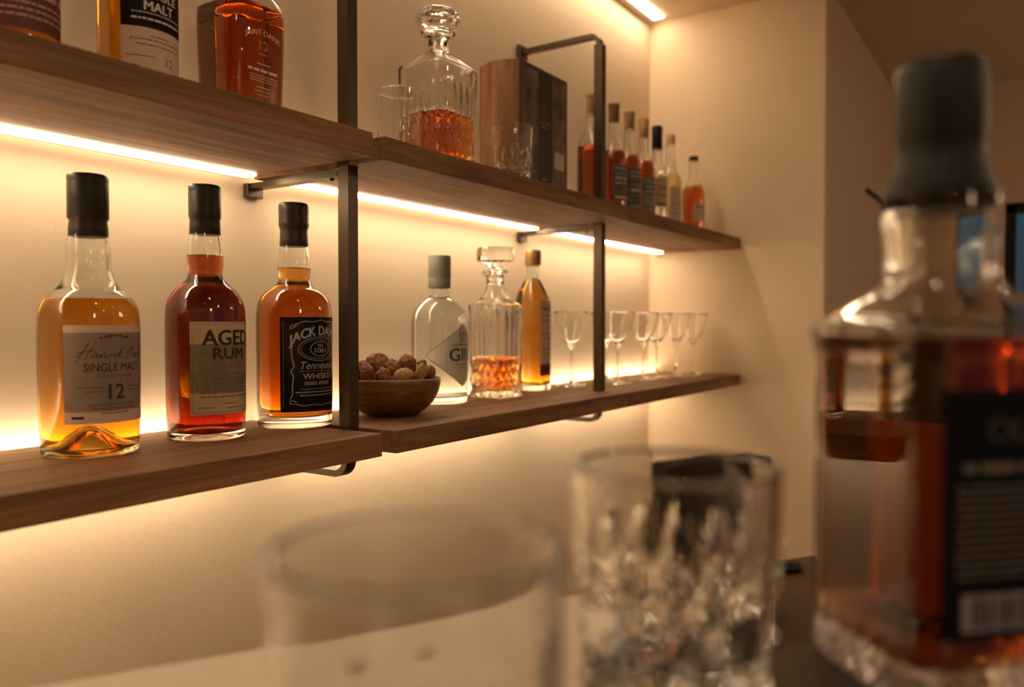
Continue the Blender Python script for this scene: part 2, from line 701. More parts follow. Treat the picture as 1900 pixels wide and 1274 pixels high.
# slim light strip in the ceiling above the shelves
t = thing('ceiling_light_strip', (0, 0, CEIL), 'slim glowing light strip set in the ceiling along the shelf wall', 'light strip')
link('diffuser', box_me(-1.2, 2.175, 0.915, 0.946, -0.004, -0.0005), ledc_m, t)
link('channel', box_me(-1.2, 2.18, 0.947, 0.953, -0.006, -0.0005), alu_m, t)

# =================================================================== SHELVES
SF, SB = 0.70, 0.955            # front and back edge
LZ0, LZ1 = EYE - 0.1687, EYE - 0.139
UZ0, UZ1 = EYE + 0.2105, EYE + 0.2405
PX1, PX2, PW = 0.773, 1.504, 0.009   # posts: centre x and half width
PY0, PY1 = 0.765, 0.785


def shelf(name, x0, x1, z0, z1, label, led, notch=None, back=False, hole=None):
    t = thing(name, (x0, SF, z0), label, 'shelf')
    L, D, H = x1 - x0, SB - SF, z1 - z0
    if notch == 'start':          # notch round a post at the x0 end
        nx = notch_x - x0
        poly = [(0, 0), (L, 0), (L, D), (0, D), (0, PY1 + .001 - SF), (nx, PY1 + .001 - SF), (nx, PY0 - .001 - SF), (0, PY0 - .001 - SF)]
    else:
        poly = [(0, 0), (L, 0), (L, D), (0, D)]
    b = link('board', prism_me(poly, 0, H, 0.0009), shelf_m, t)
    if led:
        link('light_strip', box_me(led[0] - x0, led[1] - x0, 0.914 - SF, 0.932 - SF, -0.0035, -0.0003), led_m, t)
        link('light_channel', box_me(led[0] - x0, led[1] - x0, 0.9325 - SF, 0.9365 - SF, -0.0055, -0.0003), alu_m, t)
    if back:
        link('back_light_strip', box_me(0.004, L - 0.004, SB - SF + .0005, SB - SF + 0.012, H - 0.008, H - 0.004), ledb_m if back is True else ledu_m, t)
    return t


notch_x = PX1 + PW + .001
# the mesh of each board lies in local coordinates; posts pass through notches cut in the joints
shelf('shelf', -0.60, 0.742, UZ0, UZ1, 'thick walnut shelf of the upper row holding the three cropped whisky bottles', (-0.55, 0.735), back='soft')
shelf('shelf', 0.764, 1.490, UZ0, UZ1, 'walnut shelf of the upper row carrying the cut-glass decanter and dark box', (0.805, 1.484), notch='start', back='soft')
notch_x = PX2 + PW + .001
shelf('shelf', 1.493, END_X - .001, UZ0, UZ1, 'short walnut shelf of the upper row carrying the row of small bottles', (1.535, 2.17), notch='start', back='soft')
notch_x = PX1 + PW + .001
shelf('shelf', -0.60, 0.757, LZ0, LZ1, 'thick walnut shelf of the lower row under the malt, rum and black label bottles', (-0.55, 0.75), back=True)
shelf('shelf', 0.7835, 1.490, LZ0, LZ1, 'walnut shelf of the lower row carrying the nut bowl, gin and square decanter', (0.805, 1.484), back=True)
notch_x = PX2 + PW + .001
shelf('shelf', 1.493, END_X - .001, LZ0, LZ1, 'short walnut shelf of the lower row carrying the coupe glasses', (1.535, 2.17), notch='start', back=True)


def strap(path, half_w, th, axis_x):
    """flat bar of width 2*half_w along x following a yz path"""
    vs, fs = [], []
    n = len(path)
    for i, (y, z) in enumerate(path):
        a = path[max(i - 1, 0)]
        b = path[min(i + 1, n - 1)]
        d = Vector((b[0] - a[0], b[1] - a[1])).normalized()
        nn = Vector((-d.y, d.x)) * th / 2
        for sx in (-1, 1):
            for sn in (-1, 1):
                vs.append((sx * half_w, y + nn.x * sn, z + nn.y * sn))
    for i in range(n - 1):
        p, q = i * 4, i * 4 + 4
        for a, b in ((0, 1), (1, 3), (3, 2), (2, 0)):
            fs.append((p + a, p + b, q + b, q + a))
    fs += [(0, 1, 3, 2), (n * 4 - 4, n * 4 - 3, n * 4 - 1, n * 4 - 2)]
    me = mesh('strap', vs, fs)
    fixn(me)
    bm = bmesh.new()
    bm.from_mesh(me)
    bm.to_mesh(me)
    bm.free()
    return me


def arc(cy_, cz_, r, a0, a1, n=6):
    return [(cy_ + r * cos(radians(a0 + (a1 - a0) * i / n)), cz_ + r * sin(radians(a0 + (a1 - a0) * i / n))) for i in range(n + 1)]


def bracket(x, ztop, label):
    """square-section loop: wall - top arm - post - bottom arm - wall, with a cross arm under the upper shelf"""
    base = EYE - 0.2015
    t = thing('shelf_bracket', (x, 0, base), label, 'shelf bracket')
    pc = 0.775
    r = 0.020
    zt = ztop - base
    th = 0.009
    # post
    post = [(pc, 0.0 + r)] + [(pc, 0.04), (pc, zt - r)]
    link('post', strap([(pc, r), (pc, zt - r)], PW, 0.019, True), metal_m, t)
    lowp = [(WALL_Y - .001, 0.0)] + arc(pc + r, r, r, -90, -180, 8)
    link('lower_arm', strap(lowp, PW, th, True), metal_m, t)
    upp = arc(pc + r, zt - r, r, 180, 90, 8) + [(WALL_Y - .001, zt)]
    link('upper_arm', strap(upp, PW, th, True), metal_m, t)
    mz = UZ0 - base - 0.0085
    link('cross_arm', strap([(pc + 0.011, mz), (WALL_Y - .001, mz)], PW, 0.008, True), metal_m, t)
    link('wall_plate', box_me(-.014, .014, WALL_Y - .012, WALL_Y - .0012, mz - .016, mz + .004, .001), metal_m, t)
    link('wall_plate', box_me(-.016, .016, WALL_Y - .012, WALL_Y - .0012, zt - .014, zt + .014, .001), metal_m, t)
    link('screw', cap_me([(.003, 0), (.003, .0015), (.0018, .003)], 16), black_m, t).matrix_local = \
        Matrix.Translation((0, pc + .03, mz - .004)) @ Matrix.Rotation(pi, 4, 'X')
    return t


bracket(PX1, CEIL - 0.02, 'dark bronze shelf post standing beside the nut bowl')
bracket(PX2, EYE + 0.604, 'dark bronze shelf loop with a top arm beside the dark box')

# =================================================================== LOWER SHELF BOTTLES
rnd = random.Random(4)

# --- single malt, 12
t = thing('whisky_bottle', (0.470, 0.862, LZ1), 'whisky bottle with black stopper and white single malt 12 label', 'bottle')
g, l, tab = vessel([(.0475, 0), (.0485, .012), (.0500, .055), (.0505, .12), (.0500, .146), (.0478, .160), (.040, .171), (.0300, .179), (.0243, .190),
                    (.0218, .205), (.0225, .216), (.0208, .232), (.0192, .237)], t=.0042, tb=.006, punt=.026, puntw=.78, level=.166, seg=96)
parts(t, g, l, clear, malt,
      cap_me([(.0185, .2335), (.0198, .2345), (.0196, .243), (.0185, .2505), (.0194, .2525), (.0206, .254), (.0206, .290), (.0202, .2925), (.0206, .294), (.0206, .2985), (.0192, .3005)]), cap_m, 'stopper')
Lb = Label()
R = .0502
Lb.rect(-.0505, .0505, .036, .1385, 0, 0, .003)
Lb.dashes(-.016, .016, .1275, .0016, 1, rnd, arc=11)
# hand-written name
S = .0013


def hand(L, x0, z0, k, wd, mat):
    """the cursive 'Hand Malt' as pen strokes; x0,z0 = baseline start, k = scale"""
    def P(pts):
        L.stroke([(x0 + (x + .28 * y) * k, z0 + y * k) for x, y in pts], wd, mat)
    P([(0, .1), (.5, .45), (1.0, 1.6), (.95, 1.7), (.6, .6), (.3, -.5)])
    P([(1.7, 1.85), (1.5, 1.3), (1.25, .5), (1.1, -.1)])
    P([(.1, .7), (.9, .75), (1.9, .95)])
    P([(2.2, .55), (1.9, .65), (1.6, .2), (1.8, 0), (2.1, .3), (2.25, .6), (2.1, .05), (2.4, .05)])
    P([(2.4, .05), (2.65, .55), (2.55, 0), (2.85, .5), (3.05, .5), (3.0, .05), (3.25, .05)])
    P([(3.25, .05), (3.7, .45), (4.1, .3)])
    P([(4.6, .5), (4.3, .6), (4.1, .2), (4.3, 0), (4.6, .4), (4.95, 1.5), (4.7, .4), (4.7, .0), (5.0, .15)])
    P([(5.7, -.1), (5.85, .6), (6.1, 1.5), (6.15, .4), (6.7, 1.6), (6.6, .5), (6.5, .05), (6.8, .1)])
    P([(7.2, .55), (6.95, .6), (6.8, .2), (6.95, 0), (7.2, .3), (7.3, .55), (7.2, .05), (7.45, .1)])
    P([(7.45, .1), (7.8, .9), (7.95, 1.5), (7.75, 1.2), (7.6, .2), (7.8, 0), (8.1, .25), (8.4, 1.35)])
    P([(8.4, 1.35), (8.15, .3), (8.25, 0), (8.5, .1)])
    P([(8.0, .95), (8.3, 1.0), (8.7, 1.1)])


hand(Lb, -.0395, .1040, .0091, .0007, 1)
Lb.text('SINGLE MALT', 0, .0945, .062, .0085, 1, bold=.004)
Lb.dashes(-.019, .019, .0855, .0030, 2, rnd)
Lb.text('12', .001, .069, .0165, .0155, 1, bold=.02)
Lb.dashes(-.037, -.012, .0735, .0014, 2, rnd)
Lb.dashes(-.030, -.012, .0695, .0014, 2, rnd)
Lb.dashes(.014, .036, .0735, .0014, 2, rnd)
Lb.dashes(.016, .030, .0695, .0014, 2, rnd)
Lb.dashes(-.027, .027, .0555, .0015, 2, rnd)
Lb.dashes(-.024, .026, .0515, .0015, 2, rnd)
Lb.dashes(-.015, .015, .0465, .0015, 2, rnd)
Lb.dashes(-.043, -.030, .0425, .0026, 1, rnd)
Lb.build(on_table(tab), [paper_cream, ink, ink_soft], t)

# --- aged rum
t = thing('rum_bottle', (0.615, 0.862, LZ1), 'dark red rum bottle with aged rum label and black stopper', 'bottle')
g, l, tab = vessel([(.0455, 0), (.0462, .02), (.0470, .07), (.0472, .130), (.0470, .149), (.0455, .166), (.0375, .181), (.0250, .191), (.0200, .199), (.0200, .204),
                    (.0216, .214), (.0214, .226), (.0198, .242), (.0180, .253)], t=.0040, tb=.008, punt=.006, level=.224, seg=96)
parts(t, g, l, clear, rum,
      cap_me([(.0172, .2495), (.0184, .2505), (.0180, .262), (.0176, .268), (.0188, .2705), (.0190, .273), (.0190, .3005), (.0186, .3025), (.0190, .304), (.0190, .308), (.0178, .3100)]), cap_m, 'stopper')
Lb = Label()
Lb.rect(-.0475, .0475, .0315, .1425, 0, 0, .003)
for (a, b, c_, d) in ((-.0450, .0450, .1395, .1400), (-.0450, .0450, .0340, .0345), (-.0450, -.0445, .0345, .1395), (.0445, .0450, .0345, .1395)):
    Lb.rect(a, b, c_, d, 2, 1)
Lb.text('AGED', 0, .1235, .066, .0180, 1, bold=.035)
Lb.text('RUM', 0, .1045, .042, .0130, 1, bold=.035)
Lb.rect(-.036, -.026, .1040, .1046, 2, 1)
Lb.rect(.026, .036, .1040, .1046, 2, 1)
Lb.dashes(-.022, .022, .0905, .0034, 2, rnd)
for i in range(7):
    Lb.dashes(-.036, .036, .0815 - i * .0048, .0017, 2, rnd)
Lb.dashes(-.010, .010, .0445, .0013, 2, rnd)
Lb.dashes(-.038, -.018, .0400, .0016, 2, rnd)
Lb.dashes(-.004, .020, .0390, .0016, 2, rnd)
Lb.build(on_table(tab), [paper_aged, ink, ink_soft], t)

# --- black label whiskey
t = thing('whiskey_bottle', (0.756, 0.862, LZ1), 'amber whiskey bottle with black label and brown stopper beside the post', 'bottle')
g, l, tab = vessel([(.0500, 0), (.0505, .02), (.0510, .07), (.0515, .130), (.0512, .152), (.0494, .169), (.0410, .183), (.0265, .191), (.0206, .1985), (.0208, .204),
                    (.0222, .212), (.0224, .224), (.0206, .240), (.0186, .249)], t=.0040, tb=.014, punt=.0, level=.217, seg=96)
parts(t, g, l, clear, jack,
      cap_me([(.0180, .2465), (.0192, .2475), (.0190, .256), (.0184, .268), (.0192, .272), (.0202, .274), (.0204, .280), (.0200, .283), (.0204, .286), (.0200, .2895), (.0204, .293), (.0204, .301), (.0196, .3045), (.0180, .306)]), cap3_m, 'stopper')
Lb = Label()
hw = .0560
Lb.rect(-hw, hw, .0225, .1490, 0, 0, .003)
Lb.rect(-hw + .004, -hw + .0048, .028, .144, 2, 1)
Lb.rect(hw - .0048, hw - .004, .028, .144, 2, 1)
Lb.text('JACK DAVIES', 0, .1290, .088, .0165, 1, bold=.03, arc=7.0)
Lb.ring(0, .1065, .033, .0165, .0009, 1)
Lb.ring(0, .1065, .030, .0138, .0012, 2)
Lb.ring(0, .1065, .0165, .0105, .0010, 1)
Lb.text('No.', 0, .1115, .010, .0045, 1, bold=.02)
Lb.text('1061', 0, .1045, .019, .0066, 1, bold=.02)
Lb.text('Tennessee', 0, .0845, .058, .0098, 1, shear=.3, bold=.01)
Lb.dashes(-.030, .030, .0768, .0012, 2, rnd)
Lb.text('WHISKEY', 0, .0700, .052, .0078, 1, bold=.02)
Lb.dashes(-.024, .024, .0605, .0048, 2, rnd)
for k, q in enumerate((.0530, .0488, .0445)):
    Lb.dashes(-.036 + .006 * (k != 1), .036 - .006 * (k != 1), q, .0014, 1 if k else 2, rnd)
for sg in (-1, 1):
    Lb.stroke([(sg * .0395, .112), (sg * .0415, .104), (sg * .0395, .090), (sg * .0370, .083), (sg * .0430, .0765), (sg * .0380, .072), (sg * .0400, .058), (sg * .0395, .046), (sg * .0430, .040)], .0013, 1)
    Lb.stroke([(0, .1455), (sg * .012, .1420), (sg * .024, .1440), (sg * .034, .1400), (sg * .044, .1360), (sg * .040, .1330), (sg * .034, .1385)], .0009, 1)
    Lb.stroke([(0, .0300), (sg * .012, .0325), (sg * .026, .0300), (sg * .036, .0340), (sg * .044, .0330), (sg * .042, .0390), (sg * .035, .0360)], .0010, 1)
Lb.build(on_table(tab), [paper_black, ink_white, ink_dim], t)

# --- gin
t = thing('gin_bottle', (1.118, 0.895, LZ1), 'clear gin bottle with diamond-shaped label behind the nut bowl', 'bottle')
g, l, tab = vessel([(.0490, 0), (.0500, .02), (.0505, .08), (.0508, .136), (.0500, .150), (.0465, .163), (.0380, .174), (.0260, .183), (.0180, .188), (.0176, .196), (.0172, .206)],
                   t=.0030, tb=.011, punt=.0, level=.187, seg=80)
parts(t, g, l, gin_glass, white_liq,
      cap_me([(.0165, .2035), (.0198, .2045), (.0198, .2210), (.0194, .2218), (.0202, .2228), (.0202, .2600), (.0190, .2618)]), greycap)
Lb = Label()
cz, hx, hz = .085, .072, .055
N = 16
for i in range(N):
    for sg in (1, -1):
        a, b = -hx + 2 * hx * i / N, -hx + 2 * hx * (i + 1) / N
        za, zb = hz * (1 - abs(a) / hx), hz * (1 - abs(b) / hx)
        pts = [(a, cz), (b, cz), (b, cz + sg * zb), (a, cz + sg * za)]
        Lb.poly(pts if sg > 0 else pts[::-1], 0, 0)
for a, b in (((-hx, 0), (0, hz)), ((0, hz), (hx, 0)), ((hx, 0), (0, -hz)), ((0, -hz), (-hx, 0))):
    n = 14
    for i in range(n):
        p = (a[0] + (b[0] - a[0]) * i / n, cz + a[1] + (b[1] - a[1]) * i / n)
        q = (a[0] + (b[0] - a[0]) * (i + 1) / n, cz + a[1] + (b[1] - a[1]) * (i + 1) / n)
        Lb.stroke([(p[0] * .985, cz + (p[1] - cz) * .985), (q[0] * .985, cz + (q[1] - cz) * .985)], .0013, 2, it=0)
Lb.text('GIN', 0, .0865, .056, .0225, 1, bold=.02)
Lb.dashes(-.022, .022, .1035, .0022, 2, rnd)
Lb.ring(0, .118, .006, .007, .0012, 2, seg=16)
Lb.dashes(-.016, .016, .0700, .0022, 2, rnd)
Lb.dashes(-.012, .012, .0645, .0014, 2, rnd)
Lb.dashes(-.009, .009, .0600, .0014, 2, rnd)
Lb.build(on_table(tab), [paper_grey, ink, ink_soft], t)


# --- cut glass decanters and tumblers
def tri(x):
    return abs((x % 1.0) * 2 - 1)      # 1 at whole numbers, 0 between


def cut_pattern(nf, z_f, z_d, d_f, d_d, dia):
    """pointed flutes up to z_f and a diamond cut band up to z_d"""
    def fn(th, z):
        u = nf * th / (2 * pi)
        ph = abs((u % 1.0) - .5) * 2            # 0 in the middle of a flute
        r = 0.0
        top = z_f * (1 - .28 * ph * ph)
        if z < top:
            m = min(1, (top - z) / .008)
            r -= d_f * cos(ph * pi / 2) * m
        if z < z_d:
            m = min(1, (z_d - z) / .006)
            v = z / dia
            a = tri(u + v)
            b = tri(u - v)
            r -= d_d * m * (1 - min(a, b)) * 1.0
        return r
    return fn


def decanter(loc, hs, pts, level, label, stopper, pat):
    t = thing('decanter', loc, label, 'decanter')
    g, l, tab = vessel(pts, t=.0066, tb=.013, level=level, seg=160, mod=pat, modk=1.0, foot=.003, dz=.0022)
    parts(t, g, l, crystal, amber)
    link('stopper', revolve(stopper[0], 96, stopper[1]), crystal, t)
    return t


def square_pts(hs, sh, neck, zs):
    return None


S1 = .0425
decanter((1.271, 0.880, LZ1), S1,
         [(S1 + .002, 0, 5), (S1, .012, 5), (S1 - .001, .05, 5), (S1, .12, 5), (S1 + .0005, .172, 5), (S1 + .0005, .176, 5), (S1 - .002, .1785, 4.5), (.030, .186, 3.0), (.0235, .194, 2.4), (.0185, .205, 2),
          (.0165, .222, 2), (.0170, .232, 2), (.0250, .237, 2), (.0262, .2405, 2), (.0250, .2440, 2)],
         .077, 'square cut-glass decanter with flat disc stopper between gin and golden bottle',
         ([(0, .216), (.0105, .216), (.0118, .236), (.0125, .246), (.0165, .252, 2, .3), (.0225, .257, 2, .6), (.0350, .261, 2, 1), (.0368, .264, 2, 1), (.0368, .282, 2, 1), (.0345, .2868, 2, 1), (.030, .2872, 2, 0), (0, .2850)],
          lambda th, z: -.0010 * abs(cos(8 * th))),
         cut_pattern(16, .175, .076, .0022, .0046, .034))
S2 = .0490
decanter((1.003, 0.805, UZ1), S2,
         [(S2, 0, 6), (S2, .05, 6), (S2 + .0008, .12, 6), (S2 + .001, .160, 6), (S2 + .001, .1635, 6), (S2 - .002, .1665, 5.5), (.036, .176, 3.6), (.0250, .184, 2.6), (.0165, .192, 2),
          (.0150, .208, 2), (.0165, .215, 2), (.0270, .2195, 2), (.0285, .2225, 2), (.0250, .2255, 2)],
         .089, 'large square cut-glass decanter with faceted knob stopper on the upper shelf',
         ([(0, .200), (.0095, .200), (.0108, .222), (.0135, .2285), (.0220, .2310, 2, .4), (.0290, .2330, 2, 1), (.0320, .2350, 2, 1), (.0300, .2372, 2, 1), (.0355, .2400, 2, 1), (.0372, .2440, 2, 1), (.0355, .2478, 2, 1), (.0325, .2492, 2, 1), (.0340, .2520, 2, 1), (.0290, .2560, 2, 1), (.0250, .2595, 2, .6), (0, .2605)],
          lambda th, z: -.0030 * abs(cos(5 * th)) ** 1.0),
         cut_pattern(20, .140, .092, .0020, .0046, .038))

# --- golden whisky with wooden cap
t = thing('whisky_bottle', (1.440, 0.900, LZ1), 'slim golden whisky bottle with wooden cap beside the coupe glasses', 'bottle')
HS = .0325
g, l, tab = vessel([(HS, 0, 4), (HS, .02, 4), (HS, .10, 4), (HS, .175, 4), (HS - .001, .190, 3.5), (.0290, .205, 3), (.0225, .222, 2.4), (.0150, .236, 2), (.0135, .246, 2), (.0140, .262, 2)],
                   t=.0028, tb=.010, level=.236, seg=80)
parts(t, g, l, clear, gold, cap_me([(.0135, .2640), (.0172, .2650), (.0175, .2930), (.0160, .2965)]), goldcap)
Lb = Label()
Lb.rect(-.021, .024, .052, .190, 0, 0, .006)
Lb.rect(-.021, .024, .032, .0565, 3, 0, .006)
Lb.dashes(-.014, .018, .172, .005, 2, rnd)
Lb.dashes(-.016, .020, .158, .003, 2, rnd)
Lb.dashes(-.014, .018, .147, .003, 2, rnd)
Lb.dashes(-.016, .020, .120, .0022, 2, rnd)
Lb.dashes(-.014, .020, .110, .0022, 2, rnd)
Lb.dashes(-.012, .018, .088, .0022, 2, rnd)
Lb.dashes(-.012, .018, .078, .0022, 2, rnd)
Lb.build(on_square(HS, 4), [paper_cream, ink, ink_soft, paper_plum], t)

# =================================================================== NUT BOWL
BX, BY = 0.921, 0.832
t = thing('wooden_bowl', (BX, BY, LZ1), 'dark turned wooden bowl heaped with nuts beside the post', 'bowl')
bo = [(0, 0), (.034, 0), (.038, .001), (.052, .009), (.064, .021), (.0725, .036), (.0755, .050), (.0755, .0565), (.0735, .0578), (.0715, .0560), (.0695, .040), (.058, .022), (.040, .012), (.0, .0085)]
link('shell', revolve(bo, 96), bowl_m, t)

walnut_m = principled('walnut_shell', (0.44, 0.21, 0.10), 0.6, var=(1.8, 0.5), bump=(2.5, .5, .25))
reddish_m = principled('reddish_nut', (0.34, 0.11, 0.055), 0.5, var=(2.0, 0.5), bump=(2.5, .5, .25))
hazel_m = principled('hazelnut_shell', (0.30, 0.13, 0.055), 0.4, var=(3, 0.3))
hazel_c = principled('hazelnut_scar', (0.52, 0.37, 0.22), 0.7, var=(4, 0.2))
almond_m = principled('almond_skin', (0.60, 0.39, 0.19), 0.65, var=(2, 0.3), bump=(3, .4, .15))


def nut_mesh(kind, seed):
    bm = bmesh.new()
    bmesh.ops.create_icosphere(bm, subdivisions=4, radius=1)
    for v in bm.verts:
        p = v.co.copy()
        if kind == 'walnut':
            q = noise.noise(p * 2.6 + Vector((seed, 0, 0))) * .18 + noise.noise(p * 5 + Vector((0, seed, 0))) * .12
            seam = .09 * math.exp(-(p.y / .10) ** 2)
            v.co = p * (1 + q + seam)
            v.co.x *= 1.12
            if p.x > .8:
                v.co.x += (p.x - .8) * .6
        elif kind == 'hazel':
            v.co = p * (1 + .015 * noise.noise(p * 3 + Vector((seed, 0, 0))))
            if p.z > 0:
                v.co.z += .35 * p.z ** 4
            if p.z < -.6:
                v.co.z *= .86
        elif kind == 'pecan':
            q = noise.noise(p * 3 + Vector((seed, 0, 0))) * .05
            v.co = p * (1 + q)
            v.co.x *= 1.5 - .1 * abs(p.x)
        else:
            q = noise.noise(Vector((p.x * 1.5, p.y * 7, p.z * 7)) + Vector((seed, 0, 0))) * .05
            v.co = p * (1 + q)
            v.co.x *= 1.45
            v.co.z *= .62
            v.co.y *= 1 - .25 * max(0, p.x)
    me = bpy.data.meshes.new(kind)
    bm.to_mesh(me)
    bm.free()
    me.polygons.foreach_set('use_smooth', [True] * len(me.polygons))
    if kind == 'hazel':
        me.materials.append(hazel_m)
        me.materials.append(hazel_c)
        me.polygons.foreach_set('material_index', [1 if p.center.z < -.62 else 0 for p in me.polygons])
    return me


nutm = {}


def nut(kind, x, y, z, r, rot, label, mat=None, variant=0):
    key = (kind, variant, mat.name if mat else '')
    name = {'walnut': 'walnut', 'hazel': 'hazelnut', 'pecan': 'pecan', 'almond': 'almond'}[kind]
    if key not in nutm:
        me = nut_mesh(kind, variant * 7.3 + 1)
        if kind != 'hazel':
            me.materials.append(mat)
        nutm[key] = me
    o = bpy.data.objects.new(name, nutm[key])
    COL.objects.link(o)
    o.location = (BX + x, BY + y, LZ1 + z)
    o.scale = (r * 1.07, r * 1.07, r * 1.07)
    o.rotation_euler = rot
    tag(o, label, 'nut', 'nuts in the wooden bowl')
    return o


NR = random.Random(11)


def rr():
    return (NR.uniform(0, 6.28), NR.uniform(0, 6.28), NR.uniform(0, 6.28))


# a heap: camera looks along (0.75,0.66); "a" runs across the view, "b" away from the camera
ca, sa = 0.66, -0.75


def ab(a, b):
    return (a * ca + b * 0.75, a * sa + b * 0.66)


seen = [
    ('walnut', -.020, .000, .080, .0135, 'topmost big walnut on the heap, brown and ridged', walnut_m, 0),
    ('walnut', .024, .002, .078, .0130, 'big round reddish walnut on top of the heap near the gin label', reddish_m, 1),
    ('walnut', .002, -.008, .074, .0115, 'light brown walnut lying between the two top walnuts', walnut_m, 2),
    ('hazel', .047, .010, .078, .0072, 'small dark hazelnut perched on the pale nuts at the gin side', None, 0),
    ('almond', .044, -.022, .065, .0110, 'round pale nut at the front beside the rim of the bowl', almond_m, 0),
    ('pecan', .018, -.036, .063, .0105, 'wide olive brown nut lying at the front rim of the bowl', almond_m, 1),
    ('pecan', .058, .008, .064, .0095, 'pale oval nut at the gin side of the bowl', walnut_m, 0),
    ('walnut', -.012, -.040, .063, .0105, 'tan and dark ridged nut at the front rim of the bowl', walnut_m, 3),
    ('pecan', -.036, -.030, .065, .0100, 'dark reddish oval nut lying near the post at the front', reddish_m, 1),
    ('walnut', -.042, -.004, .072, .0110, 'dark ridged walnut high in the heap beside the post', reddish_m, 2),
    ('walnut', -.060, -.006, .064, .0100, 'reddish nut partly behind the post at the bowl rim', reddish_m, 3),
    ('almond', .002, .018, .072, .0100, 'pale nut half hidden behind the two top walnuts', almond_m, 2),
    ('almond', .033, .026, .068, .0100, 'brown nut at the back of the heap below the gin label', walnut_m, 3),
]
for k, a, b, z, r, lb, m, v in seen:
    x, y = ab(a, b)
    nut(k, x, y, z, r, rr(), lb, m, v)
for (a, b, z) in ((-.035, .020, .056), (-.015, -.015, .056), (.008, -.012, .053), (.030, -.008, .056), (-.005, .038, .060), (-.030, .038, .058), (.028, .042, .058), (-.030, -.008, .050), (.048, .030, .058), (-.055, .018, .060), (.004, .014, .050), (.0, -.022, .040), (-.02, .02, .034), (.02, .02, .034), (.022, -.018, .040)):
    x, y = ab(a, b)
    nut('walnut', x, y, z, .0115, rr(), 'brown nut buried in the middle of the heaped bowl', walnut_m, NR.randrange(4))

# =================================================================== COUPE GLASSES
t = thing('coupe_glass', (1.589, 0.890, LZ1), 'first coupe glass of the lower shelf, beside the golden bottle', 'glass', 'coupe glasses on the lower shelf')
cp = [(0, .0008), (.020, .0006), (.0345, 0), (.0355, .0008), (.0345, .0018), (.020, .0034), (.006, .0075), (.0030, .016), (.0026, .045), (.0030, .078), (.0055, .088), (.0105, .0945), (.0200, .104), (.0300, .122), (.0365, .143), (.0395, .1675), (.0398, .1690),
      (.0388, .1690), (.0350, .143), (.0285, .123), (.0185, .1065), (.0090, .0985), (.0, .0965)]
foot = link('foot', revolve(cp[:7] + [(.0045, .010), (0, .010)], 56), crystal, t)
stem = link('stem', revolve([(0, .0100)] + [(.0045, .0100), (.0030, .016), (.0026, .045), (.0030, .078), (.0048, .0865)] + [(0, .0865)], 32), crystal, t)
bowlg = link('bowl', revolve([(0, .0865), (.0048, .0865), (.0095, .0925), (.0185, .1040), (.0275, .1210), (.0350, .1440), (.0395, .1640), (.0400, .1682), (.0398, .1688),
                              (.0394, .1686), (.0388, .1640), (.0342, .1440), (.0266, .1215), (.0174, .1052), (.0085, .0955), (.0, .0935)], 64), crystal, t)
for (x, y, lb) in ((1.797, .905, 'coupe glass standing half hidden behind the thinner post'),
                   (1.710, .832, 'coupe glass just past the thinner post, in front of its neighbour'),
                   (1.862, .835, 'coupe glass in front of the bright wall corner, middle of the row'),
                   (1.952, .838, 'third coupe glass from the end wall'),
                   (2.050, .824, 'second coupe glass from the end wall'),
                   (2.132, .806, 'last coupe glass of the row, standing nearest the end wall')):
    n = t.copy()
    COL.objects.link(n)
    n.location = (x, y, LZ1)
    n['label'] = lb
    for ch in (foot, stem, bowlg):
        c2 = ch.copy()
        COL.objects.link(c2)
        c2.parent = n

# =================================================================== UPPER SHELF
# --- cropped bottle at the frame edge
t = thing('whisky_bottle', (0.372, 0.800, UZ1), 'dark amber bottle with plum label at the start of the upper shelf', 'bottle')
g, l, tab = vessel([(.0345, 0), (.0350, .02), (.0355, .13), (.0345, .160), (.026, .185), (.0155, .200), (.0140, .25)], t=.0028, tb=.008, level=.19, seg=72)
parts(t, g, l, clear, jack, cap_me([(.0150, .2505), (.0155, .2515), (.0155, .292), (.0145, .294)]), cap_m, 'stopper')
Lb = Label()
Lb.rect(-.045, .045, .026, .120, 0, 0, .003)
for i, (q, h) in enumerate(((.060, .006), (.050, .002), (.044, .002), (.038, .002), (.072, .003))):
    Lb.dashes(-.034, .034, q, h, 1, rnd)
Lb.build(on_table(tab), [paper_plum, ink_pink], t)

# --- black and cream single malt
t = thing('whisky_bottle', (0.492, 0.800, UZ1), 'whisky bottle with black and cream single malt label on the upper shelf', 'bottle')
g, l, tab = vessel([(.0385, 0), (.0392, .02), (.0395, .12), (.0390, .150), (.032, .178), (.0175, .195), (.0150, .22), (.0145, .25)], t=.0030, tb=.006, level=.17, seg=80)
parts(t, g, l, clear, gold, cap_me([(.0150, .2505), (.0165, .2515), (.0165, .292), (.0150, .294)]), cap_m, 'stopper')
Lb = Label()
Lb.rect(-.0385, .0385, .0140, .0620, 0, 0, .003)
Lb.rect(-.0385, .0385, .0620, .1300, 1, 0, .003)
Lb.text('SINGLE', 0, .0965, .042, .0080, 2, bold=.03)
Lb.text('MALT', 0, .0845, .032, .0092, 2, bold=.03)
Lb.dashes(-.028, .028, .0770, .0009, 2, rnd)
Lb.dashes(-.028, .028, .0710, .0020, 2, rnd)
Lb.dashes(-.010, .010, .0540, .0012, 3, rnd)
Lb.dashes(-.030, .030, .0500, .0012, 3, rnd)
Lb.dashes(-.024, .024, .0450, .0012, 3, rnd)
Lb.dashes(-.034, -.006, .0330, .0011, 3, rnd)
Lb.text('12', .011, .0310, .0085, .0085, 3, bold=.0)
Lb.dashes(-.030, -.020, .0225, .0022, 3, rnd)
Lb.build(on_table(tab), [paper_cream, paper_black, paper_white, ink_soft], t)

